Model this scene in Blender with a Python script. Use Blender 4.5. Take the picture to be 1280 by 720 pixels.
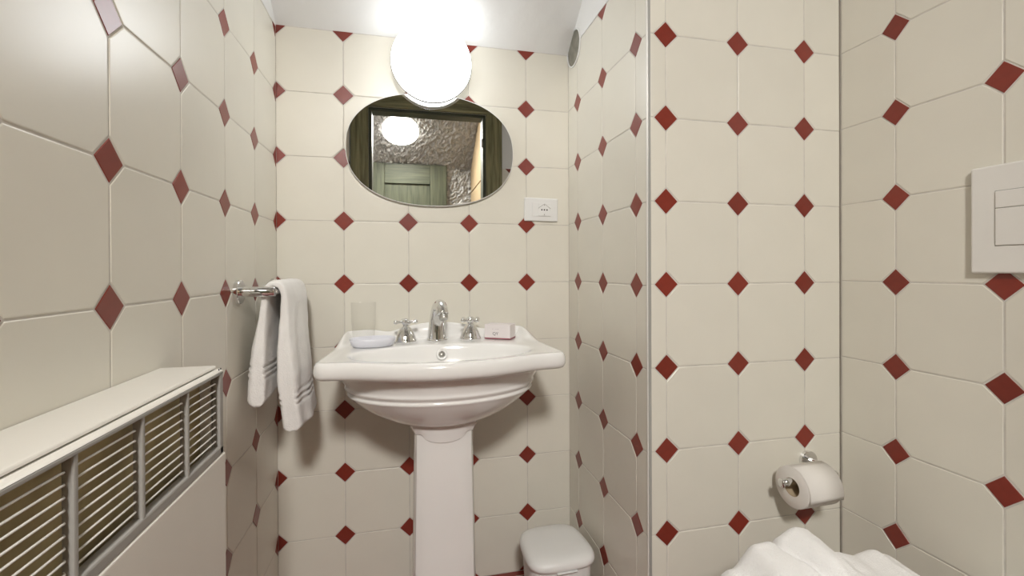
import bpy, bmesh, math, random
from mathutils import Vector, Matrix, noise
random.seed(7)
for o in list(bpy.data.objects): bpy.data.objects.remove(o)
scene = bpy.context.scene
COL = scene.collection
PI = math.pi
EYE = 1.041                                   # eye height above the floor

# ------------------------------------------------------------------ camera
cam = bpy.data.cameras.new('camera'); camo = bpy.data.objects.new('camera', cam); COL.objects.link(camo)
F_PX = 566.76
cam.sensor_fit = 'HORIZONTAL'; cam.sensor_width = 36.0; cam.lens = F_PX / 1280 * 36.0
cam.shift_y = -(360 - 339.56) / 1280; cam.clip_start = 0.01
yaw, tilt, roll = math.radians(12.831), math.radians(0.175), math.radians(-0.237)
Ry = Matrix(((math.cos(yaw), -math.sin(yaw), 0), (0, 0, -1), (math.sin(yaw), math.cos(yaw), 0)))
Rt = Matrix(((1, 0, 0), (0, math.cos(tilt), -math.sin(tilt)), (0, math.sin(tilt), math.cos(tilt))))
Rr = Matrix(((math.cos(roll), -math.sin(roll), 0), (math.sin(roll), math.cos(roll), 0), (0, 0, 1)))
Rcv = Rr @ Rt @ Ry
Rb = Matrix.Diagonal((1, -1, -1)) @ Rcv
camo.matrix_world = Matrix.Translation((0, 0, EYE)) @ Rb.transposed().to_4x4()
scene.camera = camo

# ------------------------------------------------------------------ world, exposure
w = bpy.data.worlds.new('world'); scene.world = w; w.use_nodes = True
w.node_tree.nodes['Background'].inputs[0].default_value = (1.0, 0.95, 0.88, 1)
w.node_tree.nodes['Background'].inputs[1].default_value = 0.3
vs = scene.view_settings
vs.view_transform = 'Standard'; vs.look = 'None'; vs.gamma = 1.0; vs.use_curve_mapping = False
vs.exposure = 0.5
WALL_LAMP = 7.6                               # radiance of the opal glass above the mirror
HALL_LAMP = 150.0                               # radiance of the hall ceiling lamp

# ------------------------------------------------------------------ materials
def srgb(r, g, b):
    f = lambda c: (c/255/12.92) if c/255 <= 0.04045 else ((c/255+0.055)/1.055)**2.4
    return (f(r), f(g), f(b), 1)
def mat(name, col, rough=0.5, metal=0.0, var=0.0, bump=0.0, bscale=200.0, bdist=0.001, nvar=0.0, nscale=6.0, spec=0.5, coat=0.0, rvar=0.0):
    m = bpy.data.materials.new(name); m.use_nodes = True
    nt = m.node_tree; N = nt.nodes; L = nt.links; p = N['Principled BSDF']
    p.inputs['Base Color'].default_value = col; p.inputs['Roughness'].default_value = rough
    p.inputs['Metallic'].default_value = metal; p.inputs['Specular IOR Level'].default_value = spec
    p.inputs['Coat Weight'].default_value = coat
    tc = N.new('ShaderNodeTexCoord')
    if var or nvar:
        hs = N.new('ShaderNodeHueSaturation'); hs.inputs['Color'].default_value = col
        L.new(hs.outputs[0], p.inputs['Base Color'])
        add = N.new('ShaderNodeMath'); add.operation = 'ADD'; add.inputs[0].default_value = 1.0
        prev = None
        if var:
            oi = N.new('ShaderNodeObjectInfo'); mr = N.new('ShaderNodeMapRange')
            mr.inputs[3].default_value = -var; mr.inputs[4].default_value = var
            L.new(oi.outputs['Random'], mr.inputs[0]); prev = mr.outputs[0]
        if nvar:
            nz = N.new('ShaderNodeTexNoise'); nz.inputs['Scale'].default_value = nscale; nz.inputs['Detail'].default_value = 4
            L.new(tc.outputs['Object'], nz.inputs['Vector'])
            m2 = N.new('ShaderNodeMapRange'); m2.inputs[1].default_value = 0.3; m2.inputs[2].default_value = 0.7
            m2.inputs[3].default_value = -nvar; m2.inputs[4].default_value = nvar
            L.new(nz.outputs[0], m2.inputs[0])
            if prev:
                a2 = N.new('ShaderNodeMath'); a2.operation = 'ADD'; L.new(prev, a2.inputs[0]); L.new(m2.outputs[0], a2.inputs[1]); prev = a2.outputs[0]
            else: prev = m2.outputs[0]
        L.new(prev, add.inputs[1]); L.new(add.outputs[0], hs.inputs['Value'])
    if bump:
        nb = N.new('ShaderNodeTexNoise'); nb.inputs['Scale'].default_value = bscale; nb.inputs['Detail'].default_value = 5
        L.new(tc.outputs['Object'], nb.inputs['Vector'])
        b = N.new('ShaderNodeBump'); b.inputs['Strength'].default_value = bump; b.inputs['Distance'].default_value = bdist
        L.new(nb.outputs[0], b.inputs['Height']); L.new(b.outputs[0], p.inputs['Normal'])
    return m
def emit(name, col, s):
    m = bpy.data.materials.new(name); m.use_nodes = True; N = m.node_tree.nodes; p = N['Principled BSDF']
    p.inputs['Base Color'].default_value = (0.9, 0.9, 0.88, 1); p.inputs['Roughness'].default_value = 0.25
    p.inputs['Emission Color'].default_value = col; p.inputs['Emission Strength'].default_value = s
    return m
def wood(name, c1, c2, axis='Z', rough=0.5):
    m = bpy.data.materials.new(name); m.use_nodes = True; nt = m.node_tree; N = nt.nodes; L = nt.links; p = N['Principled BSDF']
    p.inputs['Roughness'].default_value = rough
    tc = N.new('ShaderNodeTexCoord'); mp = N.new('ShaderNodeMapping')
    s = [26, 26, 26]; s['XYZ'.index(axis)] = 1.6; mp.inputs['Scale'].default_value = s
    nz = N.new('ShaderNodeTexNoise'); nz.inputs['Scale'].default_value = 2.0; nz.inputs['Detail'].default_value = 6; nz.inputs['Distortion'].default_value = 0.6
    cr = N.new('ShaderNodeValToRGB'); cr.color_ramp.elements[0].position = 0.32; cr.color_ramp.elements[1].position = 0.7
    cr.color_ramp.elements[0].color = c1; cr.color_ramp.elements[1].color = c2
    L.new(tc.outputs['Object'], mp.inputs[0]); L.new(mp.outputs[0], nz.inputs['Vector']); L.new(nz.outputs[0], cr.inputs[0]); L.new(cr.outputs[0], p.inputs['Base Color'])
    b = N.new('ShaderNodeBump'); b.inputs['Strength'].default_value = 0.25; b.inputs['Distance'].default_value = 0.001
    L.new(nz.outputs[0], b.inputs['Height']); L.new(b.outputs[0], p.inputs['Normal'])
    return m
M = {}
M['tile'] = mat('cream_tile', (0.76, 0.733, 0.65, 1), 0.30, var=0.025, nvar=0.015, nscale=9, bump=0.04, bscale=25, bdist=0.002)
M['red'] = mat('red_tile', (0.215, 0.029, 0.017, 1), 0.30, var=0.12, nvar=0.06, nscale=60)
M['grout'] = mat('grout', (0.64, 0.61, 0.56, 1), 0.9, nvar=0.1, nscale=30)
M['plaster'] = mat('plaster', (0.80, 0.80, 0.79, 1), 0.8, bump=0.5, bscale=14, bdist=0.006, nvar=0.02)
M['floor'] = mat('floor_tile', (0.20, 0.032, 0.024, 1), 0.35, var=0.1, nvar=0.1, nscale=20)
M['ceramic'] = mat('white_ceramic', (0.88, 0.875, 0.86, 1), 0.12, nvar=0.01, coat=0.3)
M['chrome'] = mat('chrome', (0.80, 0.80, 0.80, 1), 0.07, 1.0, nvar=0.02)
M['steel'] = mat('brushed_steel', (0.55, 0.54, 0.51, 1), 0.35, 1.0, nvar=0.05)
M['dark'] = mat('dark_hollow', (0.015, 0.013, 0.012, 1), 0.7, nvar=0.1)
M['plastic'] = mat('white_plastic', (0.80, 0.80, 0.79, 1), 0.35, nvar=0.015)
M['bin'] = mat('bin_plastic', (0.84, 0.845, 0.835, 1), 0.4, nvar=0.02)
M['plate'] = mat('flush_plastic', (0.80, 0.785, 0.75, 1), 0.35, nvar=0.015)
M['towel'] = mat('terry', (0.88, 0.868, 0.85, 1), 0.95, bump=0.9, bscale=420, bdist=0.002, nvar=0.03, nscale=30)
M['towel2'] = mat('terry_bright', (0.88, 0.87, 0.86, 1), 0.95, bump=0.9, bscale=380, bdist=0.002, nvar=0.02, nscale=30)
M['paper'] = mat('tissue', (0.80, 0.77, 0.73, 1), 0.9, bump=0.4, bscale=300, bdist=0.0008, nvar=0.02)
M['card'] = mat('cardboard', (0.42, 0.33, 0.22, 1), 0.9, nvar=0.05)
M['enamel'] = mat('heater_enamel', (0.80, 0.775, 0.72, 1), 0.28, nvar=0.015)
M['grey'] = mat('grey_plastic', (0.36, 0.35, 0.33, 1), 0.42, nvar=0.04)
M['slat'] = mat('slat_white', (0.78, 0.76, 0.72, 1), 0.4, nvar=0.02)
M['olive'] = mat('heater_inside', (0.40, 0.33, 0.18, 1), 0.8, nvar=0.25, nscale=14)
M['alu'] = mat('edge_trim', (0.50, 0.50, 0.48, 1), 0.35, 0.4, nvar=0.02)
M['pvc'] = mat('edge_trim_white', (0.78, 0.76, 0.72, 1), 0.35, nvar=0.02)
M['lilac'] = mat('soap_dish', (0.76, 0.77, 0.84, 1), 0.3, nvar=0.01)
M['box'] = mat('soap_box', (0.80, 0.75, 0.75, 1), 0.6, nvar=0.01)
M['boxred'] = mat('box_stripe', (0.36, 0.12, 0.15, 1), 0.6, nvar=0.02)
M['ink'] = mat('ink', (0.13, 0.11, 0.12, 1), 0.7, nvar=0.02)
M['mesh'] = mat('vent_mesh', (0.25, 0.24, 0.20, 1), 0.6, 0.3, nvar=0.2, nscale=40, bump=0.6, bscale=90)
M['silicone'] = mat('corner_joint', (0.24, 0.21, 0.17, 1), 0.8, nvar=0.05)
M['green'] = wood('green_wood', (0.030, 0.036, 0.020, 1), (0.085, 0.092, 0.055, 1))
M['greenx'] = wood('green_wood_rail', (0.030, 0.036, 0.020, 1), (0.085, 0.092, 0.055, 1), 'X')
M['olivewood'] = wood('frame_wood', (0.10, 0.096, 0.045, 1), (0.30, 0.275, 0.145, 1))
M['olivewoodx'] = wood('frame_wood_head', (0.10, 0.096, 0.045, 1), (0.30, 0.275, 0.145, 1), 'X')
M['beige'] = mat('hall_panel', (0.36, 0.27, 0.16, 1), 0.5, nvar=0.06)
M['stucco'] = mat('hall_stucco', (0.36, 0.355, 0.34, 1), 0.32, bump=0.25, bscale=40, bdist=0.004, nvar=0.03)
M['hallfloor'] = mat('hall_floor', (0.25, 0.13, 0.07, 1), 0.5, nvar=0.1)
M['silver'] = mat('mirror_silver', (0.90, 0.91, 0.90, 1), 0.0, 1.0)
M['glow'] = emit('opal_glass', (0.94, 0.975, 1.0, 1), WALL_LAMP)
M['glow_back'] = emit('opal_glass_back', (0.94, 0.975, 1.0, 1), WALL_LAMP*0.1)
M['glow_side'] = emit('opal_glass_side', (1.0, 0.965, 0.915, 1), HALL_LAMP*0.045)
M['glow2'] = emit('opal_glass_hall', (1.0, 0.965, 0.915, 1), HALL_LAMP)
g = bpy.data.materials.new('clear_glass'); g.use_nodes = True; gn = g.node_tree.nodes; gn.remove(gn['Principled BSDF'])
gt = gn.new('ShaderNodeBsdfTransparent'); gt.inputs[0].default_value = (0.99, 0.99, 0.988, 1)
gg = gn.new('ShaderNodeBsdfGlossy'); gg.inputs['Roughness'].default_value = 0.02
gl_ = gn.new('ShaderNodeLayerWeight'); gl_.inputs[0].default_value = 0.12; gf = gn.new('ShaderNodeMath'); gf.operation = 'MULTIPLY'; gf.inputs[1].default_value = 0.30; g.node_tree.links.new(gl_.outputs['Facing'], gf.inputs[0]); gm = gn.new('ShaderNodeMixShader')
for a, b in ((gf.outputs[0], gm.inputs[0]), (gt.outputs[0], gm.inputs[1]), (gg.outputs[0], gm.inputs[2]), (gm.outputs[0], gn['Material Output'].inputs[0])): g.node_tree.links.new(a, b)
M['glass'] = g

# ------------------------------------------------------------------ helpers
def link(name, me, m, parent=None, loc=None):
    o = bpy.data.objects.new(name, me); COL.objects.link(o)
    if m is not None and len(me.materials) == 0: me.materials.append(M[m] if isinstance(m, str) else m)
    if parent: o.parent = parent
    if loc: o.location = loc
    return o
def tag(o, label, cat=None, group=None, kind=None):
    o['label'] = label
    if cat: o['category'] = cat
    if group: o['group'] = group
    if kind: o['kind'] = kind
    return o
def thing(name, label, cat, loc=(0, 0, 0), group=None):
    o = bpy.data.objects.new(name, None); COL.objects.link(o); o.location = loc; o.empty_display_size = 0.05
    return tag(o, label, cat, group)
def mesh(vs, fs, smooth=False, name='m'):
    me = bpy.data.meshes.new(name); me.from_pydata([tuple(v) for v in vs], [], fs); me.update()
    bm = bmesh.new(); bm.from_mesh(me); bmesh.ops.recalc_face_normals(bm, faces=bm.faces); bm.to_mesh(me); bm.free()
    if smooth:
        me.shade_smooth()
    return me
def box_mesh(x0, x1, y0, y1, z0, z1, bev=0.0, seg=2):
    bm = bmesh.new(); bmesh.ops.create_cube(bm, size=1)
    for v in bm.verts:
        v.co = Vector(((x0+x1)/2 + v.co.x*(x1-x0), (y0+y1)/2 + v.co.y*(y1-y0), (z0+z1)/2 + v.co.z*(z1-z0)))
    if bev: bmesh.ops.bevel(bm, geom=list(bm.edges), offset=bev, segments=seg, profile=0.5, affect='EDGES')
    me = bpy.data.meshes.new('box'); bm.to_mesh(me); bm.free(); return me
def box(name, m, parent, x0, x1, y0, y1, z0, z1, bev=0.0, seg=2):
    return link(name, box_mesh(x0, x1, y0, y1, z0, z1, bev, seg), m, parent)
def loft(rings, cap0=True, cap1=True, smooth=True, closed=True):
    n = len(rings[0]); vs = [p for r in rings for p in r]; fs = []
    for i in range(len(rings)-1):
        for k in range(n if closed else n-1):
            a = i*n+k; b = i*n+(k+1) % n; fs.append((a, b, b+n, a+n))
    if cap0: fs.append(tuple(range(n))[::-1])
    if cap1: fs.append(tuple(range((len(rings)-1)*n, len(rings)*n)))
    return mesh(vs, fs, smooth)
def lathe(profile, n=32, axis='Z', cap0=True, cap1=True, sx=1.0, sy=1.0):
    rings = []
    for r, z in profile:
        ring = []
        for k in range(n):
            a = 2*PI*k/n; x, y = r*math.cos(a)*sx, r*math.sin(a)*sy
            ring.append({'Z': (x, y, z), 'X': (z, x, y), 'Y': (x, -z, y)}[axis])     # axis Y points towards -Y
        rings.append(ring)
    return loft(rings, cap0, cap1)
def edges_sharp(o, ang=40):
    try: o.data.set_sharp_from_angle(angle=math.radians(ang))
    except Exception: pass
    return o
def tube(path, radii, n=16, cap=True):
    path = [Vector(p) for p in path]; rings = []
    if not hasattr(radii, '__len__'): radii = [radii]*len(path)
    up = Vector((0.123, 0.31, 0.94)); prev = None
    for i, p in enumerate(path):
        t = (path[min(i+1, len(path)-1)] - path[max(i-1, 0)]).normalized()
        if prev is None: a = t.cross(up).normalized()
        else: a = (prev - t*prev.dot(t)).normalized()
        prev = a; b = t.cross(a)
        rings.append([tuple(p + (a*math.cos(2*PI*k/n) + b*math.sin(2*PI*k/n))*radii[i]) for k in range(n)])
    return loft(rings, cap, cap)
def catmull(pts, per=6, closed=False):
    P = [Vector(p) for p in pts]; n = len(P); out = []
    rng = range(n) if closed else range(n-1)
    for i in rng:
        p1, p2 = P[i], P[(i+1) % n]
        p0 = P[i-1] if (closed or i > 0) else p1*2-p2
        p3 = P[(i+2) % n] if (closed or i+2 < n) else p2*2-p1
        for s in range(per):
            t = s/per
            out.append(0.5*((2*p1) + (p2-p0)*t + (2*p0-5*p1+4*p2-p3)*t*t + (3*p1-p0-3*p2+p3)*t**3))
    if not closed: out.append(P[-1])
    return out
def resample(pts, n, closed=True):
    P = list(pts) + ([pts[0]] if closed else []); d = [0]
    for a, b in zip(P, P[1:]): d.append(d[-1] + (b-a).length)
    out = []; j = 0
    for k in range(n):
        s = d[-1]*k/(n if closed else n-1)
        while j < len(d)-2 and d[j+1] < s: j += 1
        f = (s-d[j])/max(1e-9, d[j+1]-d[j]); out.append(P[j].lerp(P[j+1], min(1, f)))
    return out
def superellipse(n, a, b, e=2.0):
    out = []
    for k in range(n):
        t = 2*PI*k/n; c, s = math.cos(t), math.sin(t)
        out.append((a*math.copysign(abs(c)**(2/e), c), b*math.copysign(abs(s)**(2/e), s)))
    return out
def subsurf(o, lv=1):
    md = o.modifiers.new('sub', 'SUBSURF'); md.levels = lv; md.render_levels = lv; return o

# ------------------------------------------------------------------ tiled walls
PITCH = 0.2
def clip(poly, region):                        # convex polygons, counter-clockwise
    out = list(poly)
    for i in range(len(region)):
        ax, ay = region[i]; bx, by = region[(i+1) % len(region)]
        ins = lambda p: (bx-ax)*(p[1]-ay) - (by-ay)*(p[0]-ax) >= -1e-9
        src = out; out = []
        for k in range(len(src)):
            p, q = src[k], src[(k+1) % len(src)]
            if ins(p): out.append(p)
            if ins(p) != ins(q):
                dp = (bx-ax)*(p[1]-ay) - (by-ay)*(p[0]-ax); dq = (bx-ax)*(q[1]-ay) - (by-ay)*(q[0]-ax)
                t = dp/(dp-dq); out.append((p[0]+(q[0]-p[0])*t, p[1]+(q[1]-p[1])*t))
        if not out: return []
    res = []
    for p in out:
        if not res or math.hypot(p[0]-res[-1][0], p[1]-res[-1][1]) > 3e-4: res.append(p)
    if len(res) > 2 and math.hypot(res[0][0]-res[-1][0], res[0][1]-res[-1][1]) < 3e-4: res.pop()
    return res
def area(p): return 0.5*sum(p[i][0]*p[(i+1) % len(p)][1]-p[(i+1) % len(p)][0]*p[i][1] for i in range(len(p)))
def inset(poly, d):
    n = len(poly); out = []
    for i in range(n):
        p0, p1, p2 = Vector(poly[i-1]), Vector(poly[i]), Vector(poly[(i+1) % n])
        e1 = (p1-p0).normalized(); e2 = (p2-p1).normalized()
        n1 = Vector((-e1.y, e1.x)); n2 = Vector((-e2.y, e2.x)); k = 1+n1.dot(n2)
        out.append(tuple(p1 + (n1+n2)*(d/max(k, 0.35))))
    return out
def tile_mesh(poly, bev=0.0022):
    prof = [(-0.005, 0), (-0.0016, 0), (-0.0007, bev*0.22), (-0.0002, bev*0.55), (0, bev)]
    rings = [[(x, y, z) for x, y in inset(poly, d)] for z, d in prof]
    return loft(rings, False, True, smooth=False)
G = 0.0011; OCT = 0.0335; DIA = 0.0308
h = PITCH/2
octa = [(-h+OCT, -h+G), (h-OCT, -h+G), (h-G, -h+OCT), (h-G, h-OCT), (h-OCT, h-G), (-h+OCT, h-G), (-h+G, h-OCT), (-h+G, -h+OCT)]
diam = [(0, -DIA), (DIA, 0), (0, DIA), (-DIA, 0)]
ME_OCT = tile_mesh(octa); ME_OCT.materials.append(M['tile'])
ME_DIA = tile_mesh(diam, 0.0012); ME_DIA.materials.append(M['red'])
def tiled(wall, O, U, N, regions, u0, z0, P=PITCH):
    U, N = Vector(U), Vector(N); V = Vector((0, 0, 1)) if abs(N.z) < 0.5 else N.cross(U)
    base = Matrix((U, V, N)).transposed().to_4x4()
    us = [p[0] for r in regions for p in r]; zs = [p[1] for r in regions for p in r]
    i0, i1 = math.floor((min(us)-u0)/P)-1, math.ceil((max(us)-u0)/P)+1
    j0, j1 = math.floor((min(zs)-z0)/P)-1, math.ceil((max(zs)-z0)/P)+1
    for i in range(i0, i1+1):
        for j in range(j0, j1+1):
            for shp, me, off, nm, mm, mina in ((octa, ME_OCT, P/2, 'tile', 'tile', 6e-5), (diam, ME_DIA, 0, 'inset_tile', 'red', 3e-5)):
                cu, cz = u0+i*P+off, z0+j*P+off
                for reg in regions:
                    r = [(a-cu, b-cz) for a, b in reg]; c = clip(shp, r)
                    if len(c) < 3 or area(c) < mina: continue
                    if abs(area(c)-area(shp)) < 1e-7: md = me
                    else:
                        md = tile_mesh(c, 0.0010); md.materials.append(M[mm])
                    o = link(nm, md, None, wall)
                    rx, ry = random.gauss(0, 0.0012), random.gauss(0, 0.0012)
                    o.matrix_local = Matrix.Translation(Vector(O) + U*cu + V*cz) @ base @ Matrix.Rotation(rx, 4, 'X') @ Matrix.Rotation(ry, 4, 'Y')
XL, XS, XR = -0.3965, 0.5543, 1.1190           # left wall, side of the alcove, right wall
YB, YP, YF = 1.5242, 0.9808, -0.30             # back wall, wall beside the alcove, door wall
ZT = EYE + 0.760                               # top of the tiling
ZC = 2.60                                      # flat part of the ceiling
REC = 0.0010                                   # joints lie this far behind the tile faces
T = 0.10
def rect(u0, u1, z0, z1): return [(u0, z0), (u1, z0), (u1, z1), (u0, z1)]
def wall(name, label, bx):
    return tag(box(name, 'grout', None, *bx), label, 'wall', kind='structure')

# floor
fl = tag(box('floor', 'grout', None, XL-T, XR+T, YF-T, YB+T, -0.1, -REC), 'dark red tiled bathroom floor', 'floor', kind='structure')
FT = 0.2; flm = tile_mesh(inset([(-.1, -.1), (.1, -.1), (.1, .1), (-.1, .1)], 0.0015)); flm.materials.append(M['floor'])
for i in range(9):
    for j in range(10):
        x0, y0 = XL+i*FT, YF+j*FT
        reg = [(XL, YF), (XS, YF), (XS, YB), (XL, YB)] if x0+FT/2 < XS else [(XL, YF), (XR, YF), (XR, YP), (XL, YP)]
        r = [(a-x0-.1, b-y0-.1) for a, b in reg]; sq = inset([(-.1, -.1), (.1, -.1), (.1, .1), (-.1, .1)], 0.0015)
        c = clip(sq, r)
        if len(c) < 3 or area(c) < 1e-4: continue
        if abs(area(c)-area(sq)) < 1e-7: md = flm
        else: md = tile_mesh(c); md.materials.append(M['floor'])
        link('floor_tile', md, None, fl, (x0+.1, y0+.1, 0))

wb = wall('wall_back', 'cream tiled wall with red insets behind the sink', (XL-T, XS+T, YB+REC, YB+T, 0, ZC+.1))
tiled(wb, (0, YB, 0), (1, 0, 0), (0, -1, 0), [rect(XL, XS, 0.001, ZT)], -0.20036, EYE-0.0413)
wl = wall('wall_left', 'cream tiled wall with red insets behind heater and towel bar', (XL-T, XL-REC, YF-T, YB+REC, 0, ZC+.1))
tiled(wl, (XL, 0, 0), (0, 1, 0), (1, 0, 0), [rect(YF, YB-0.001, 0.001, ZT-.006)], 0.7241, EYE-0.0482)
ws = wall('wall_alcove', 'narrow cream tiled return wall with round vent', (XS+REC, XS+0.06, YP+REC, YB+REC, 0, ZC+.1))
tiled(ws, (XS, 0, 0), (0, -1, 0), (-1, 0, 0), [rect(-YB+.001, -YP-.003, 0.001, ZT+.003)], -1.0367, EYE-0.0381)
wp = wall('wall_partition', 'cream tiled wall carrying the toilet roll holder', (XS+0.061, XR+T, YP+REC, YP+0.06, 0, ZC+.1))
tiled(wp, (0, YP, 0), (1, 0, 0), (0, -1, 0), [rect(XS+.009, XR-.0035, 0.001, EYE-.0355+.8)], 0.6043, EYE-0.0355)
wr = wall('wall_right', 'cream tiled wall with red insets and flush plate', (XR+REC, XR+T, YF-T, YP+REC, 0, ZC+.1))
tiled(wr, (XR, 0, 0), (0, -1, 0), (-1, 0, 0), [rect(-YP+.002, -YF, 0.001, EYE-.0318+.8)], -0.8417, EYE-0.0318)
# door wall with the opening
DX0, DX1, DZ = -0.27, 0.56, 2.19
wf = tag(box('wall_front', 'grout', None, DX1, XR+T, YF-T, YF-REC, 0, ZC+.1), 'cream tiled wall around the doorway, seen in the mirror', 'wall', kind='structure')
box('wall_panel', 'grout', wf, XL-T, DX0, YF-T, YF-REC, 0, ZC+.1); box('wall_panel', 'grout', wf, DX0, DX1, YF-T, YF-REC, DZ, ZC+.1)
tiled(wf, (0, YF, 0), (-1, 0, 0), (0, 1, 0), [rect(-XR, -DX1-.121, 0.001, ZT)], 0.06, EYE-0.04)
# plaster above the tiles
for wobj, bx in ((wl, (XL-.02, XL+.001, YF, YB, ZT-.006, ZC+.05)), (ws, (XS-.001, XS+.02, YP, YB, ZT+.003, ZC+.05)),
                 (wp, (XS, XR, YP-.001, YP+.02, EYE+.7645, ZC+.05)), (wr, (XR-.001, XR+.02, YF, YP, EYE+.768, ZC+.05)),
                 (wf, (XL, DX0, YF-.02, YF+.001, 0, ZC+.05)), (wf, (DX1+.001, XR, YF-.02, YF+.001, ZT, ZC+.05)), (wf, (DX0, DX1, YF-.02, YF+.001, DZ+.1, ZC+.05))):
    box('plaster', 'plaster', wobj, *bx)
# silicone joint in the corner and edge trim on the outer corner
tag(box('trim_1', 'silicone', None, XR-.0035, XR-.0004, YP-.0004, YP+.0021, 0.001, ZT), 'thin dark joint in the tiled corner beside the toilet roll', 'joint', kind='structure')
tr = tag(box('trim_2', 'pvc', None, XS-.0015, XS+.0085, YP-.0015, YP+.004, 0.001, ZT+.1, 0.0012), 'pale vertical edge strip on the outer tiled corner', 'trim', kind='structure')
box('edge_bead', 'alu', tr, XS+.0005, XS+.0083, YP-.0026, YP-.0012, 0.001, ZT+.1, 0.0005)

# sloping plaster ceiling, flat further forward
SL = 0.84
def ceil_mesh():
    nx, ny = 90, 120; vs = []; fs = []; yb = YB+.03
    for j in range(ny+1):
        for i in range(nx+1):
            x = XL-.05 + (XR+.1-XL)*i/nx; y = yb + (YF-.05-yb)*j/ny
            z = min(ZT + .001 + SL*(YB-y), ZC)
            n1 = noise.fractal(Vector((x*7, y*7, 3.1)), 1.0, 2.0, 4); n2 = abs(noise.noise(Vector((x*19, y*13, 8))))
            fade = min(1, max(0, (YB-y)/.05))
            vs.append((x, y, z + fade*(0.0035*n1 - 0.004*max(0, .12-n2)/.12*(n1 > .05))))
    for j in range(ny):
        for i in range(nx):
            a = j*(nx+1)+i; fs.append((a, a+1, a+nx+2, a+nx+1))
    return mesh(vs, fs, True)
ce = tag(link('ceiling', ceil_mesh(), 'plaster'), 'rough white plaster ceiling sloping down to the back wall', 'ceiling', kind='structure')
sd = ce.modifiers.new('thick', 'SOLIDIFY'); sd.thickness = 0.02; sd.offset = 1

# ------------------------------------------------------------------ hall behind the camera (seen in the mirror)
YH = -1.50
def stucco_mesh(f, nx=320, ny=200):
    vs = []; fs = []
    for j in range(ny+1):
        for i in range(nx+1):
            p, n = f(i/nx, j/ny)
            q = Vector((p.x*24, p.y*24, p.z*24)); w1 = noise.noise(q*1.6+Vector((5, 2, 1)))
            r = 1-abs(noise.noise(q*Vector((1, 1, 1)) + Vector((w1, w1*.7, w1))*1.2))
            vs.append(p + n*(0.026*max(0, r-.66)/.34 + 0.006*w1))
    for j in range(ny):
        for i in range(nx):
            a = j*(nx+1)+i; fs.append((a, a+1, a+nx+2, a+nx+1))
    return mesh(vs, fs, True)
HX0, HX1, ZS, HS = -1.3, 0.62, EYE+1.0, 0.62
sl = Vector((0, -HS, 0)); nrm = Vector((0, HS, -1)).normalized()
o = tag(link('ceiling_hall', stucco_mesh(lambda a, b: (Vector((HX0-.02+(HX1+.04-HX0)*a, YF-T+.0+(YH-YF+T-.02)*b, ZS+HS*((YF-T+(YH-YF+T)*b)-YH))), nrm)), 'stucco'), 'textured grey sloping hall ceiling seen in the mirror', 'ceiling', kind='structure')
o = tag(link('wall_hall', stucco_mesh(lambda a, b: (Vector((HX0-.02+(HX1+.04-HX0)*a, YH, (ZS+.02)*b)), Vector((0, 1, 0))), 260, 260), 'stucco'), 'textured grey hall wall beside the green door in the mirror', 'wall', kind='structure')
hr = tag(box('wall_hall_right', 'beige', None, HX1, HX1+.06, YH, YF-T-.001, 0, 2.8), 'beige panelled hall wall seen in the mirror', 'wall', kind='structure')
for zz in (0.02, 0.62, 1.22, 1.82): box('panel', 'beige', hr, HX1-.012, HX1-.0005, YH+.015, YF-T-.02, zz, zz+.59, .003)
tag(box('wall_hall_left', 'plaster', None, HX0-.06, HX0, YH, YF-T-.001, 0, 2.8), 'plain plaster side wall of the hall', 'wall', kind='structure')
tag(box('wall_hall_front', 'plaster', None, HX0, XL-T-.001, YF-T, YF-T+.05, 0, 2.8), 'plain plaster hall wall next to the bathroom', 'wall', kind='structure')
tag(box('floor_hall', 'hallfloor', None, HX0-.06, HX1+.06, YH-.05, YF-T-.001, -.1, 0), 'brown hall floor', 'floor', kind='structure')
# door frame of the bathroom
df = tag(box('door_frame', 'olivewoodx', None, DX0-.12, DX1+.12, YF+.0015, YF+.024, DZ, DZ+.12, .004), 'dark olive wooden door frame seen in the mirror', 'door frame', kind='structure')
box('jamb_casing', 'olivewood', df, DX0-.12, DX0, YF+.0015, YF+.022, 0.0, DZ, .004); box('jamb_casing', 'olivewood', df, DX1, DX1+.12, YF+.0015, YF+.022, 0.0, DZ, .004)
box('jamb_lining', 'green', df, DX0-.001, DX0+.022, YF-T-.01, YF+.001, 0.0, DZ-.022, .003); box('jamb_lining', 'green', df, DX1-.022, DX1+.001, YF-T-.01, YF+.001, 0.0, DZ-.022, .003)
box('head_lining', 'greenx', df, DX0, DX1, YF-T-.01, YF+.001, DZ-.022, DZ, .003)
for sx in (DX1-.026,):
    hg = link('hinge', lathe([(.0, 0), (.006, 0), (.006, .06), (.0, .06)], 12), 'steel', df, (sx, YF+.004, 1.95))
# green door across the hall
dr = thing('green_door', 'green stained wooden door across the hall, seen in the mirror', 'door', ((-.35+.366)/2, YH+.02, 0))
lx0, lx1, lz = -.358, .358, 2.065
box('stile', 'green', dr, lx0, lx0+.13, 0, .045, .01, lz, .004); box('stile', 'green', dr, lx1-.16, lx1, 0, .045, .01, lz, .004)
for z0, z1 in ((lz-.19, lz), (1.0, 1.15), (.01, .2)): box('rail', 'greenx', dr, lx0+.131, lx1-.161, 0, .043, z0, z1, .004)
for z0, z1 in ((.2, 1.0), (1.15, lz-.19)): box('panel', 'green', dr, lx0+.131, lx1-.161, .008, .028, z0+.001, z1-.001, .003)
hd = link('handle', tube([(lx1-.06, .046, 1.05), (lx1-.06, .09, 1.05), (lx1-.08, .1, 1.05), (lx1-.17, .1, 1.05)], .009), 'steel', dr)
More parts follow.
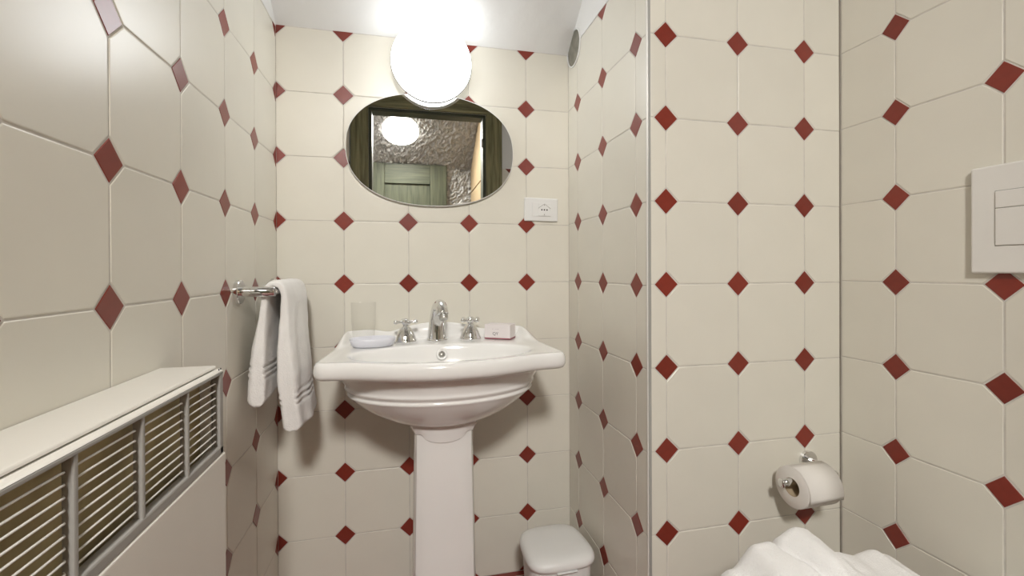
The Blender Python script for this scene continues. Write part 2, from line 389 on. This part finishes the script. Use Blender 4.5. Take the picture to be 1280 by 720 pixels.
# hall lamp on the sloping ceiling
ly = -1.095; lp = Vector((-.065, ly, ZS+HS*(ly-YH)))
lam = thing('ceiling_lamp', 'round glowing opal lamp on the hall ceiling, seen in the mirror', 'lamp', lp + nrm*.004)
lam.rotation_euler = nrm.to_track_quat('Z', 'Y').to_euler()
link('base', lathe([(.14, -.008), (.157, -.004), (.158, .008), (.150, .009)], 48), 'plastic', lam)
link('shade_side', lathe([(.150, .008), (.1555, .009), (.1565, .029), (.1525, .0295)], 48, 'Z', False, False), 'glow_side', lam)
link('shade', lathe([(.1525, .029), (.150, .034), (.12, .041), (.07, .046), (.02, .048)], 48), 'glow2', lam)

# ------------------------------------------------------------------ wall lamp
wlx, wlz, wld = 0.0752, EYE+0.669, 0.044
wlamp = thing('wall_lamp', 'round white glowing opal glass lamp above the oval mirror', 'lamp', (wlx, YB, wlz))
link('base', lathe([(.065, .0005), (.07, .003), (.07, .008), (.06, .009)], 48, 'Y'), 'plastic', wlamp)
aa = [-.9, -.7, -.5, -.36, -.28]
link('glass_back', lathe([(.075, .005)] + [(.1272*math.cos(a), wld + .035*math.sin(a)) for a in aa], 64, 'Y', True, False), 'glow_back', wlamp)
link('glass_shade', lathe([(.1272*math.cos(a), wld + .075*math.sin(a)) for a in [0, .1, .2, .4, .6, .8, 1.0, 1.2, 1.4, 1.55]], 64, 'Y', False, True), 'glow', wlamp)

link('rim', lathe([(.1215, wld-.0072), (.1282, wld-.0066), (.1296, wld-.0045), (.1298, wld), (.1265, wld+.0008)], 64, 'Y', False, False), 'steel', wlamp)

# ------------------------------------------------------------------ oval mirror
mx, mz = 0.0785, EYE+0.396; ma, mb = 0.272, 0.1845
mir = thing('oval_mirror', 'frameless oval mirror on the tiled wall under the lamp', 'mirror', (mx, YB, mz))
pts = superellipse(128, 1, 1, 2.28)
def oval(s, y): return [(p[0]*(ma-s), y, p[1]*(mb-s)) for p in pts]
link('mirror_glass', loft([oval(.0022, -.0125), oval(.0023, -.0126)], False, True, False), 'silver', mir)
link('polished_edge', loft([oval(.002, -.006), oval(0, -.007), oval(0, -.0115), oval(.0022, -.0127)], True, False, False), 'plastic', mir)
link('backing', loft([oval(.03, -.0005), oval(.03, -.0062)], True, True, False), 'grey', mir)

# ------------------------------------------------------------------ socket
sx, sz = 0.4508, EYE+0.2105
so = thing('wall_socket', 'white rectangular electric socket on the back wall', 'socket', (sx, YB, sz))
so.rotation_euler = (0, math.radians(.8), 0)
box('cover_plate', 'plastic', so, -.0605, .0605, -.0095, -.0003, -.0405, .0405, .004, 3)
box('insert_frame', 'plastic', so, -.034, .034, -.0112, -.0090, -.0235, .0235, .0012)
md = box('socket_module', 'plastic', so, -.011, .031, -.0124, -.0108, -.0222, .0222, .0008)
hv = [(-.012, -.0129, .004), (.010, -.0129, .020), (.032, -.0129, .004)]
link('house_outline', tube(hv, .0007, 6), 'grey', md)
for dx in (-.0095, 0, .0095): link('socket_hole', lathe([(.0026, .0118), (.0026, .0129)], 10, 'Y'), 'dark', md, (.010+dx, 0, -.001))
for dz in (.0155, -.0175): box('earth_contact', 'grey', md, .0085, .0115, -.0129, -.012, dz-.002, dz+.002)

# ------------------------------------------------------------------ round vent
vt = thing('round_vent', 'round grey vent opening under the sloping ceiling', 'vent', (XS, 1.4635, EYE+.757))
vr = .058
link('mesh_disc', lathe([(vr, .0002), (vr-.003, .0015), (.02, .0026), (.002, .003)], 40, 'X'), 'mesh', vt)
for ch in vt.children: ch.rotation_euler = (0, 0, PI)
ring = [(0.0, vr*math.cos(a)*1.03, vr*math.sin(a)*1.03) for a in [2*PI*k/40 for k in range(41)]]
link('rim', tube([(-.0022, p[1], p[2]) for p in ring], .0026, 8), 'plaster', vt)

# ------------------------------------------------------------------ pedestal sink
SX, DECK = 0.092, EYE-0.215
sink = thing('pedestal_sink', 'white ceramic pedestal sink with curved rim under the mirror', 'sink', (SX, YB, 0))
half = [(0, .002), (.10, .002), (.20, .002), (.262, .002), (.285, .010), (.293, .035), (.296, .09), (.299, .16), (.304, .24), (.310, .32), (.314, .365),
        (.311, .392), (.298, .406), (.27, .411), (.235, .416), (.20, .428), (.15, .446), (.10, .460), (.05, .468), (0, .471)]
full = [(x, y) for x, y in half] + [(-x, y) for x, y in half[-2:0:-1]]
NO = 128
out2 = resample([Vector((x, y, 0)) for x, y in [(p.x, p.y) for p in catmull([(x, y, 0) for x, y in full], 5, True)]], NO)
OUT = [(max(.002, p.x*0+p.y), p.x) for p in out2]; OUT = [(b, a) for a, b in OUT]          # (x, y from wall)
def offs(d):
    r = []
    for k in range(NO):
        a, b = Vector(OUT[k-1]), Vector(OUT[(k+1) % NO]); t = (b-a).normalized(); nn = Vector((-t.y, t.x))
        if nn.dot(Vector((0, .24))-Vector(OUT[k])) < 0: nn = -nn
        r.append((OUT[k][0]+nn.x*d, OUT[k][1]+nn.y*d))
    return r
def ups(k):                                   # raised back edge
    x, y = OUT[k]; ax = abs(x)
    hump = .026 + .022*max(0, math.cos(min(1, ax/.15)*PI/2))**1.2 - .006*math.exp(-((ax-.155)/.03)**2) + .003*math.exp(-((ax-.22)/.04)**2)
    f = 1 if y < .02 else max(0, 1-(y-.02)/.19)
    return hump*(f*f*(3-2*f))
def ell(k, cx, cy, a, b):
    x, y = OUT[k]; th = math.atan2((y-cy)/b, (x-cx)/a); return (cx+a*math.cos(th), cy+b*math.sin(th))
rings = []
for z, a, b in [(-.202, .06, .055), (-.201, .095, .078), (-.192, .135, .104), (-.172, .178, .131), (-.150, .214, .153), (-.129, .240, .170), (-.119, .250, .176),
                (-.115, .256, .181), (-.110, .256, .181), (-.1065, .250, .177), (-.102, .256, .182), (-.097, .262, .186), (-.092, .262, .186), (-.088, .258, .183), (-.064, .277, .193), (-.048, .283, .198)]:
    rings.append([(ell(k, 0, .232, a, b), z) for k in range(NO)])
rr = []
for R in rings: rr.append([(p[0], -p[1], DECK+z) for p, z in R])
for d, z, u in [(.030, -.045, 0), (.010, -.0425, 0), (.003, -.037, 0), (0, -.028, 0), (0, -.018, .15), (.002, -.008, .7), (.007, -.0015, 1), (.013, 0, 1), (.019, -.0015, .85), (.026, -.002, .35), (.034, -.003, .06), (.042, -.004, 0)]:
    q = offs(d); rr.append([(q[k][0], -max(q[k][1], .001), DECK+z+u*ups(k)) for k in range(NO)])
for s, z in [(1.06, -.004), (1.02, -.006), (1.0, -.010), (.975, -.020), (.93, -.045), (.85, -.075), (.72, -.10), (.5, -.118), (.25, -.124), (.09, -.126)]:
    cy = .286+.01*(1-s); rr.append([(lambda p: (p[0], -p[1], DECK+z))(ell(k, 0, cy, .238*s, .127*s)) for k in range(NO)])
basin = link('basin', loft(rr, True, True), 'ceramic', sink); subsurf(basin, 1)
# overflow ring on the back of the bowl and drain
oy = -(.286-.127*.93)
orx = link('overflow_ring', lathe([(.0095, -.004), (.0165, -.004), (.0165, .002), (.0145, .004), (.0115, .004), (.0095, .002)], 32, 'Y', False, False), 'ceramic', sink, (.002, oy-.0035, DECK-.033)); orx.rotation_euler = (math.radians(-16), 0, 0)
link('overflow_hole', lathe([(.0105, -.002), (.0105, .0022)], 24, 'Y'), 'steel', orx)
link('drain', lathe([(.022, 0), (.022, .003), (.017, .004), (.016, .002)], 24), 'chrome', sink, (0, -.29, DECK-.127))
# pedestal
def ped_ring(wd, dp, z, cyy, low=0.0):
    c = .022; r = []
    base = [((wd-c)*q/6, -dp-.006*(1-(q/6)**2)) for q in range(-6, 7)] + [ (wd-c*.3, -dp+c*.3), (wd, -dp+c), (wd, 0), (wd, dp-c), (wd-c, dp), (-wd+c, dp), (-wd, dp-c), (-wd, 0), (-wd, -dp+c), (-wd+c*.3, -dp+c*.3)]
    for x, y in base:
        f = math.sqrt(max(0, 1-(x/(wd-c))**2)) if y < -dp+.003 else 0
        r.append((x, cyy+y, z-low*f))
    return r
pr = []
for z, wd, low in [(-.185, .088, 0), (-.194, .0915, 0), (-.202, .0905, .004), (-.211, .0865, .012), (-.220, .0832, .024), (-.2215, .0800, .026), (-.235, .0795, .016), (-.27, .0797, 0), (-.5, .0830, 0), (-.72, .0865, 0), (-.775, .09, 0), (-.79, .097, 0), (-DECK+.001, .1, 0)]:
    pr.append(ped_ring(wd, wd*.93, DECK+z, -.222, low))
pd = edges_sharp(link('pedestal', loft(pr, True, True), 'ceramic', sink), 32)

# ------------------------------------------------------------------ taps
fx, fy = 0.0870, 1.4350
fa = thing('basin_faucet', 'chrome basin spout standing between the two cross taps', 'faucet', (fx, fy, DECK-.003)); fa.rotation_euler = (0, 0, math.radians(12))
path = catmull([(0, .006, 0), (0, .006, .03), (0, .003, .06), (0, -.004, .088), (0, -.016, .106), (0, -.034, .110), (0, -.052, .100), (0, -.062, .086)], 5)
n_ = len(path); rad = []
for i in range(n_):
    s = i/(n_-1)
    rad.append(.0305-.0085*min(1, s/.4) if s < .4 else .022-.0055*(s-.4)/.6)
link('spout', tube(path, rad, 24), 'chrome', fa)
link('base_ring', lathe([(.0335, -.001), (.0335, .003), (.0310, .006)], 32), 'chrome', fa, (0, .006, 0))
ae = link('aerator', lathe([(.0125, -.012), (.0135, -.011), (.0135, 0)], 24), 'steel', fa, (0, -.0655, .083)); ae.rotation_euler = (math.radians(-28), 0, 0)
def cross_tap(x, y, rz, label):
    t = thing('cross_tap', label, 'tap', (x, y, DECK-.003), 'cross taps on the sink')
    t.scale = (1.27, 1.27, 1.10)
    link('bell', lathe([(.027, -.001), (.027, .004), (.0245, .008), (.0235, .014), (.0205, .022), (.0165, .032), (.0115, .040), (.0075, .043), (.0065, .050)], 32), 'chrome', t)
    hnd = link('handle', lathe([(.0065, .047), (.0095, .049), (.0105, .055), (.0095, .061), (.006, .064), (.002, .065)], 24), 'chrome', t)
    hnd.rotation_euler = (0, 0, rz)
    for a in range(4):
        c, s = math.cos(a*PI/2), math.sin(a*PI/2)
        link('arm', tube([(c*q, s*q, .0555) for q in (.006, .012, .019, .022, .026, .0285, .0295)], [.0042, .0038, .0042, .0058, .0062, .0045, .001], 12), 'chrome', hnd)
cross_tap(-0.0100, 1.430, .25, 'chrome cross tap beside the soap dish')
cross_tap(0.1905, 1.4400, .62, 'chrome cross tap beside the small soap box')

# ------------------------------------------------------------------ things on the sink
gl = thing('glass_tumbler', 'clear glass tumbler behind the soap dish on the sink', 'glass', (-.1335, 1.432, DECK-.0032))
gl.scale = (1, 1, 1.13)
link('tumbler_body', lathe([(.030, 0), (.0325, .002), (.0335, .04), (.0340, .046), (.0355, .049), (.0365, .108), (.0368, .1095), (.0352, .1095), (.0340, .05), (.0322, .045), (.0312, .009), (.001, .008)], 40, cap1=True), 'glass', gl)
sdh = thing('soap_dish', 'pale oval soap dish in front of the glass tumbler', 'soap dish', (-.1030, 1.374, DECK-.0034))
sdh.rotation_euler = (0, 0, math.radians(9))
sp = superellipse(48, 1, 1, 2.3)
def dring(a, b, z): return [(p[0]*a, p[1]*b, z) for p in sp]
link('dish', loft([dring(.052, .034, 0), dring(.058, .039, .004), dring(.0635, .0435, .017), dring(.064, .044, .0235), dring(.0625, .0425, .0245), dring(.0605, .0405, .0225), dring(.057, .037, .014), dring(.05, .03, .010), dring(.005, .004, .0095)]), 'lilac', sdh)
bx = thing('soap_box', 'small white soap carton with dark red base edge on the sink', 'box', (0.286, 1.432, DECK-.0032))
bx.rotation_euler = (0, 0, math.radians(-31))
box('carton', 'box', bx, -.043, .043, -.0275, .0275, .0042, .046, .0012)
box('stripe', 'boxred', bx, -.0433, .0433, -.0278, .0278, .0006, .0042, .0004)
def text(body, size, m, parent, loc, ext=.0002):
    cu = bpy.data.curves.new('t', 'FONT'); cu.body = body; cu.size = size; cu.align_x = 'CENTER'; cu.extrude = ext
    to = bpy.data.objects.new('t', cu); COL.objects.link(to); bpy.context.view_layer.update()
    me = bpy.data.meshes.new_from_object(to.evaluated_get(bpy.context.evaluated_depsgraph_get()))
    bpy.data.objects.remove(to); me.materials.clear(); o = link('lettering', me, m, parent, loc); o.rotation_euler = (PI/2, 0, 0); return o
text('QY', .0135, 'ink', bx, (-.006, -.02765, .013))
text('····  ········', .0065, 'ink', bx, (-.006, -.02765, .030))

# ------------------------------------------------------------------ towel bar and hanging towel
BH = EYE-.0488; BXC = -.3205
tb = thing('towel_bar', 'chrome towel bar with round wall plates on the left wall', 'towel bar', (XL, 1.19, BH))
def post(parent, y):
    ro = link('wall_plate', lathe([(.0285, .0004), (.0285, .0085), (.0272, .010)], 32, 'X'), 'chrome', parent, (0, y, 0)); edges_sharp(ro)
    edges_sharp(link('post', lathe([(.0122, .006), (.0122, .0815), (.0112, .0830)], 24, 'X'), 'chrome', ro))
post(tb, 0); post(tb, .283)
link('rod', tube([(BXC-XL, .004, 0), (BXC-XL, .1, 0), (BXC-XL, .28, 0)], .008, 20), 'chrome', tb)
tw = thing('hand_towel', 'white terry hand towel hung over the towel bar', 'towel', (XL, 1.3, BH))
def towel_bar_mesh():
    cx = BXC-XL
    pth = [(cx-.036, -.262), (cx-.036, -.22), (cx-.036, -.18), (cx-.033, -.12), (cx-.0265, -.06), (cx-.022, -.02), (cx-.0175, .002), (cx-.008, .0165), (cx+.003, .0185), (cx+.013, .014), (cx+.0195, .002), (cx+.0235, -.02), (cx+.0235, -.06), (cx+.024, -.12), (cx+.027, -.18), (cx+.032, -.25), (cx+.039, -.31), (cx+.043, -.345)]
    P = resample(catmull([(a, 0, b) for a, b in pth], 6), 150, False); n = len(P)
    d = [0]
    for a, b in zip(P, P[1:]): d.append(d[-1]+(b-a).length)
    Lt = d[-1]; top = min(range(n), key=lambda i: abs(P[i].x-cx-.003)+abs(P[i].z-.0185)); rings = []; NS = 72
    for i in range(n):
        t = (P[min(i+1, n-1)]-P[max(i-1, 0)]).normalized(); nn = Vector((t.z, 0, -t.x))
        if nn.dot(P[i]-Vector((cx+.003, 0, -.05))) < 0: nn = -nn
        s = abs(d[i]-d[top]); back = i < top; f = min(1, s/.30)
        th = (.0105 + .0165*min(1, max(0, s-.03)/.20))*(1 if not back else .86)
        e = min(d[i], Lt-d[i])                          # distance from hem
        band = 1.0
        for q in ((.052, .066, .080) if back else (.066, .080, .096)):
            band -= .20*math.exp(-((e-q)/.0022)**2)
        if e < .008: band *= .55+.45*math.sqrt(max(0, e)/.008)
        y0 = -.102 - (.012*f if back else .004*f) + .004*math.sin(s*19); y1 = .128 - .02*f + .004*math.sin(s*23+1)
        yc, hw = (y0+y1)/2, (y1-y0)/2; ring = []
        for k in range(NS):
            a = 2*PI*k/NS; c, sn = math.cos(a), math.sin(a)
            yy = math.copysign(abs(c)**.5, c)*hw; tt = math.copysign(abs(sn)**.45, sn)*th*band
            wob = f*(.0045*math.sin(yy*38+s*6+(2 if back else 0)) + .0025*math.sin(yy*85+s*11))
            tt += wob*(1 if sn > 0 else .5) + .0012*noise.noise(Vector((yy*30, s*30, a)))
            if c < -.3: yy += .007*f*max(0, 1-abs(sn)*1.6)
            droop = 0
            if e < .03: droop = (1-e/.03)*(.012*math.sin(yy*14+.6) - (.010 if not back else -.004)*yy/.1)
            pz = P[i] + nn*tt
            if abs(pz.z) and pz.x < .004: pz.x = .004
            ring.append((pz.x, yc+yy, pz.z + droop))
        rings.append(ring)
    return loft(rings, True, True)
link('terry_cloth', towel_bar_mesh(), 'towel', tw)

# ------------------------------------------------------------------ wall heater
HXF, HY0, HY1, HT = -.3050, -.03, .851, EYE-.157
he = thing('wall_heater', 'white wall heater with grey slatted grille on the left wall', 'heater', (XL, HY0, 0))
hx = HXF-XL; hl = HY1-HY0; X0 = .001
GT, GB = EYE-.1670, EYE-.3040                    # grille frame top and bottom
def bar_profile(pr, y0, y1): return loft([[(a, y0, b) for a, b in pr], [(a, y1, b) for a, b in pr]], smooth=False)
link('top_plate', bar_profile([(X0, HT-.006), (X0, HT), (hx-.0125, HT), (hx-.0105, HT-.0005), (hx-.0095, HT-.002), (hx-.009, HT-.004), (hx-.014, HT-.006)], 0, hl-.004), 'enamel', he)
link('lip', bar_profile([(X0+.01, GT+.0002), (X0+.01, HT-.0062), (hx-.010, HT-.0062), (hx-.0065, HT-.0050), (hx-.0040, HT-.0062), (hx-.0015, HT-.0078), (hx, GT+.0006), (hx-.001, GT+.0002)], 0, hl-.001), 'enamel', he)
box('front_panel', 'enamel', he, hx-.014, hx+.0015, 0, hl+.005, .03, GB-.0002, .003, 3)
box('end_panel', 'enamel', he, X0, hx-.0145, hl-.012, hl, .03, GT, .002)
box('end_panel', 'enamel', he, X0, hx-.0145, 0, .012, .03, GT, .002)
box('element', 'olive', he, X0+.004, hx-.030, .013, hl-.013, GB-.05, GT-.001)
box('bottom_pan', 'olive', he, X0+.004, hx-.0145, .013, hl-.013, GB-.05, GB-.04)
gr = box('grille', 'grey', he, hx-.013, hx+.0005, 0, hl-.001, GB, GB+.0145, .0025)
box('frame_rail', 'grey', gr, hx-.013, hx+.0005, 0, hl-.001, GT-.0045, GT, .001)
divs = [.8405-.1115*k for k in range(8)]
for k, y in enumerate(divs):
    yy = y-HY0
    if k == 0: box('divider', 'grey', gr, hx-.013, hx+.0005, yy-.004, hl-.001, GB, GT, .002)
    else: box('divider', 'grey', gr, hx-.011, hx-.0002, yy-.0034, yy+.0034, GB+.01, GT-.003, .002)
box('divider', 'grey', gr, hx-.013, hx+.0005, 0, .022, GB, GT, .002)
sl_len = .1115-.008
pathS = [(hx-.0085, -sl_len/2, -.0016), (hx-.0055, -sl_len/2+.004, -.0012), (hx-.0035, -sl_len/2+.012, .0004), (hx-.0035, 0, .0004), (hx-.0035, sl_len/2-.012, .0004), (hx-.0055, sl_len/2-.004, -.0012), (hx-.0085, sl_len/2, -.0016)]
def slat_mesh():
    rings = []
    for p in pathS: rings.append([(p[0]+a, p[1], p[2]+b) for a, b in ((-.0008, -.0009), (.0005, -.0012), (.0014, 0), (.0005, .0012), (-.0008, .0009))])
    return loft(rings)
ME_SL = slat_mesh(); ME_SL.materials.append(M['slat'])
NSL = 10; zb, zt = GB+.0145, GT-.0045
for k in range(7):
    yc = divs[k]-.1115/2-HY0
    for j in range(NSL-1): link('slat', ME_SL, None, gr, (0, yc, zb+(zt-zb)*(j+1)/NSL))
for j in (0, 1): link('screw', lathe([(.0015, -.0006), (.0015, .0004)], 8, 'X'), 'dark', he, (hx+.001, hl-.020+.007*j, HT-.004))

# ------------------------------------------------------------------ waste bin
bn = thing('pedal_bin', 'small white plastic waste bin beside the pedestal sink', 'waste bin', (.424, 1.292, 0))
bn.rotation_euler = (0, 0, math.radians(2))
bp = superellipse(56, 1, 1, 3.6)
def bring(a, b, z, yo=.003): return [(p[0]*a*(1+.05*(-p[1])), p[1]*b*1.03+yo, z) for p in bp]
link('body', loft([bring(.074, .07, .001), bring(.080, .076, .004), bring(.086, .082, .06), bring(.092, .088, .19), bring(.0935, .089, .203)]), 'bin', bn)
lid = link('lid', loft([bring(.097, .093, .199), bring(.1005, .0965, .2015), bring(.1015, .0975, .208), bring(.101, .097, .213), bring(.0985, .0945, .2195), bring(.092, .088, .226), bring(.078, .074, .2305), bring(.05, .047, .233), bring(.012, .011, .234)]), 'bin', bn)
link('lid_grip', loft([[(-.03, -.093, .1965), (.03, -.093, .1965), (.03, -.08, .1965), (-.03, -.08, .1965)], [(-.03, -.101, .1985), (.03, -.101, .1985), (.03, -.08, .2005), (-.03, -.08, .2005)]], smooth=False), 'bin', lid)
box('pedal', 'bin', bn, -.02, .02, -.105, -.07, .006, .014, .003)

# ------------------------------------------------------------------ toilet, flush plate
TY, TL = .555, EYE-.632
to = thing('toilet', 'white ceramic wall hung toilet under the flush plate', 'toilet', (XR, TY, 0))
def dshape(a, b, z, e=1.0, x0=0.001, n=48):
    r = []
    for k in range(n):
        t = -PI/2 + PI*k/(n-1); r.append((-(a-b*1.05)*e - math.cos(t)*b*1.05*e - x0, math.sin(t)*b*e, z))
    r += [(-x0, b*.86*e, z), (-x0, 0, z), (-x0, -b*.86*e, z)]
    return r
link('bowl', loft([dshape(.46, .10, .09), dshape(.50, .125, .11), dshape(.54, .15, .2), dshape(.575, .168, .30), dshape(.59, .176, TL-.075), dshape(.595, .178, TL-.045), dshape(.59, .175, TL-.040)]), 'ceramic', to)
link('seat', loft([dshape(.588, .175, TL-.039, x0=.05), dshape(.595, .180, TL-.034, x0=.05), dshape(.595, .180, TL-.022, x0=.05), dshape(.588, .176, TL-.019, x0=.05)]), 'plastic', to)
link('lid', loft([dshape(.590, .177, TL-.018, x0=.045), dshape(.598, .182, TL-.013, x0=.045), dshape(.598, .182, TL-.005, x0=.045), dshape(.590, .178, TL, x0=.045), dshape(.4, .12, TL+.001, x0=.06)]), 'plastic', to)
fp = thing('flush_plate', 'white square flush plate with push buttons on the right wall', 'flush plate', (XR, .5625, EYE+.0985))
box('plate', 'plate', fp, -.013, -.0004, -.125, .125, -.1085, .1015, .004, 3)
box('button_frame', 'grey', fp, -.0136, -.0125, -.0865, .0850, -.0555, .0510)
box('button', 'plate', fp, -.0155, -.013, -.0855, .0840, .0175, .0498, .0012); lb = box('button', 'plate', fp, -.0155, -.013, -.0855, .0840, -.0545, .0165, .0012)
box('mark', 'grey', lb, -.0159, -.0154, -.02, .035, -.044, -.0425)

# ------------------------------------------------------------------ bath towel on the toilet lid
bt = thing('bath_towel', 'bright white folded bath towel piled on the toilet lid', 'towel', (XR, TY, TL+.002))
def interp(tab, x):
    if x <= tab[0][0]: return tab[0][1]
    for (a, b), (c, d) in zip(tab, tab[1:]):
        if x <= c:
            t = (x-a)/(c-a); t = t*t*(3-2*t); return b+(d-b)*t
    return tab[-1][1]
def pile():
    # ridge heights above the lid along X (world), at the far side of the pile
    hx_ = [(.490, .09), (.505, .112), (.535, .128), (.58, .167), (.6075, .166), (.618, .164), (.63, .170), (.663, .182), (.68, .178), (.702, .152), (.75, .127), (.795, .115), (.8315, .114), (.86, .102), (.888, .079), (.948, .045), (.98, .012)]
    nx, ny = 110, 70; x0, x1 = .497, .985; y0, y1 = -.165, .150; top = []; rows = []
    for j in range(ny+1):
        for i in range(nx+1):
            u, v = i/nx, j/ny; x = x0+(x1-x0)*u; y = y0+(y1-y0)*v
            xs = x + .10*(.150-y)*(1 if x < .8 else .2)
            H = interp(hx_, xs)
            e = min(1, max(0, 1-v)/.16); fy = math.sqrt(max(0, 1-(1-e)**2))
            e2 = min(1, v/.10); fy2 = math.sqrt(max(0, 1-(1-e2)**2))
            eu = min(1, min(u, 1-u)/.05); fu = math.sqrt(max(0, 1-(1-eu)**2))
            crease = -.016*math.exp(-((x-.612-.12*(.15-y))/.006)**2)*min(1, max(0, (v-.2)/.2))
            fold = .005*math.sin((y*1.0+x*.35)*50) * max(0, min(1, (.7-v)*6)) + .003*noise.noise(Vector((x*16, y*16, 1))) + .0009*noise.noise(Vector((x*60, y*60, 4)))
            z = max(.001, (H*(.90+.10*v)+crease+fold)*min(fy, fy2)*(.2+.8*fu))
            rows.append((x-XR, y + .006*math.sin(x*31)*(v-.3), z))
    fs = []; W = nx+1
    for j in range(ny):
        for i in range(nx): a = j*W+i; fs.append((a, a+1, a+W+1, a+W))
    vs = list(rows); base = len(vs)
    border = [i for i in range(W)] + [j*W+nx for j in range(1, ny+1)] + [ny*W+i for i in range(nx-1, -1, -1)] + [j*W for j in range(ny-1, 0, -1)]
    for b in border: p = rows[b]; vs.append((p[0], p[1], 0))
    nb = len(border)
    for k in range(nb): fs.append((border[k], border[(k+1) % nb], base+(k+1) % nb, base+k))
    fs.append(tuple(range(base, base+nb)))
    return mesh(vs, fs, True)
link('terry_cloth', pile(), 'towel2', bt)

# ------------------------------------------------------------------ toilet roll and holder
RX0, RX1, RY, RZ = .893, .991, .912, EYE-.523
rh = thing('roll_holder', 'chrome toilet roll holder on the tiled wall', 'roll holder', (1.009, YP, EYE-.4965))
edges_sharp(link('wall_plate', lathe([(.0245, .0004), (.0245, .0085), (.0232, .010)], 32, 'Y'), 'chrome', rh))
pz = RZ+.012-(EYE-.4965)
pp = catmull([(0, -.008, 0), (0, -.03, 0), (.006, -.055, -.006), (.012, -.070, pz*.7), (.004, RY-YP, pz), (-.03, RY-YP, pz), (RX0-.026-1.009, RY-YP, pz)], 6)
link('arm', tube(pp, .0088, 16), 'chrome', rh)
link('pin_cap', lathe([(.0095, -.002), (.0108, -.0005), (.0108, .003), (.0085, .0045)], 20, 'X'), 'chrome', rh, (RX0-.028-1.009, RY-YP, pz))
rl = thing('toilet_roll', 'white toilet paper roll on the chrome holder', 'toilet roll', ((RX0+RX1)/2, RY, RZ)); hwid = (RX1-RX0)/2
rl.rotation_euler = (0, 0, math.radians(2))
rs = .0485
link('paper', lathe([(.0215, -hwid), (rs-.001, -hwid), (rs, -hwid+.001), (rs, hwid-.001), (rs-.001, hwid), (.0215, hwid)], 56, 'X', False, False), 'paper', rl)
link('core', lathe([(.0214, -hwid+.0005), (.0206, -hwid+.0005), (.0206, hwid-.0005), (.0214, hwid-.0005), (.0214, -hwid+.0005)], 40, 'X', False, False), 'card', rl)
sh = []
for a in [math.radians(q) for q in (100, 80, 60, 40, 20, 5, -10, -20)]:
    r_ = rs+.0006 + (.004 if a < .2 else 0) * max(0, (.2-a)/.5)
    sh.append((-r_*math.cos(a), r_*math.sin(a)))
shv = []
for y, z in sh: shv.append([(-hwid, y, z), (hwid, y, z)])
vs_ = [p for r in shv for p in r]; fs_ = [(2*i, 2*i+1, 2*i+3, 2*i+2) for i in range(len(shv)-1)]
fl_ = link('loose_sheet', mesh(vs_, fs_, True), 'paper', rl); s_ = fl_.modifiers.new('thick', 'SOLIDIFY'); s_.thickness = .0006; s_.offset = 1
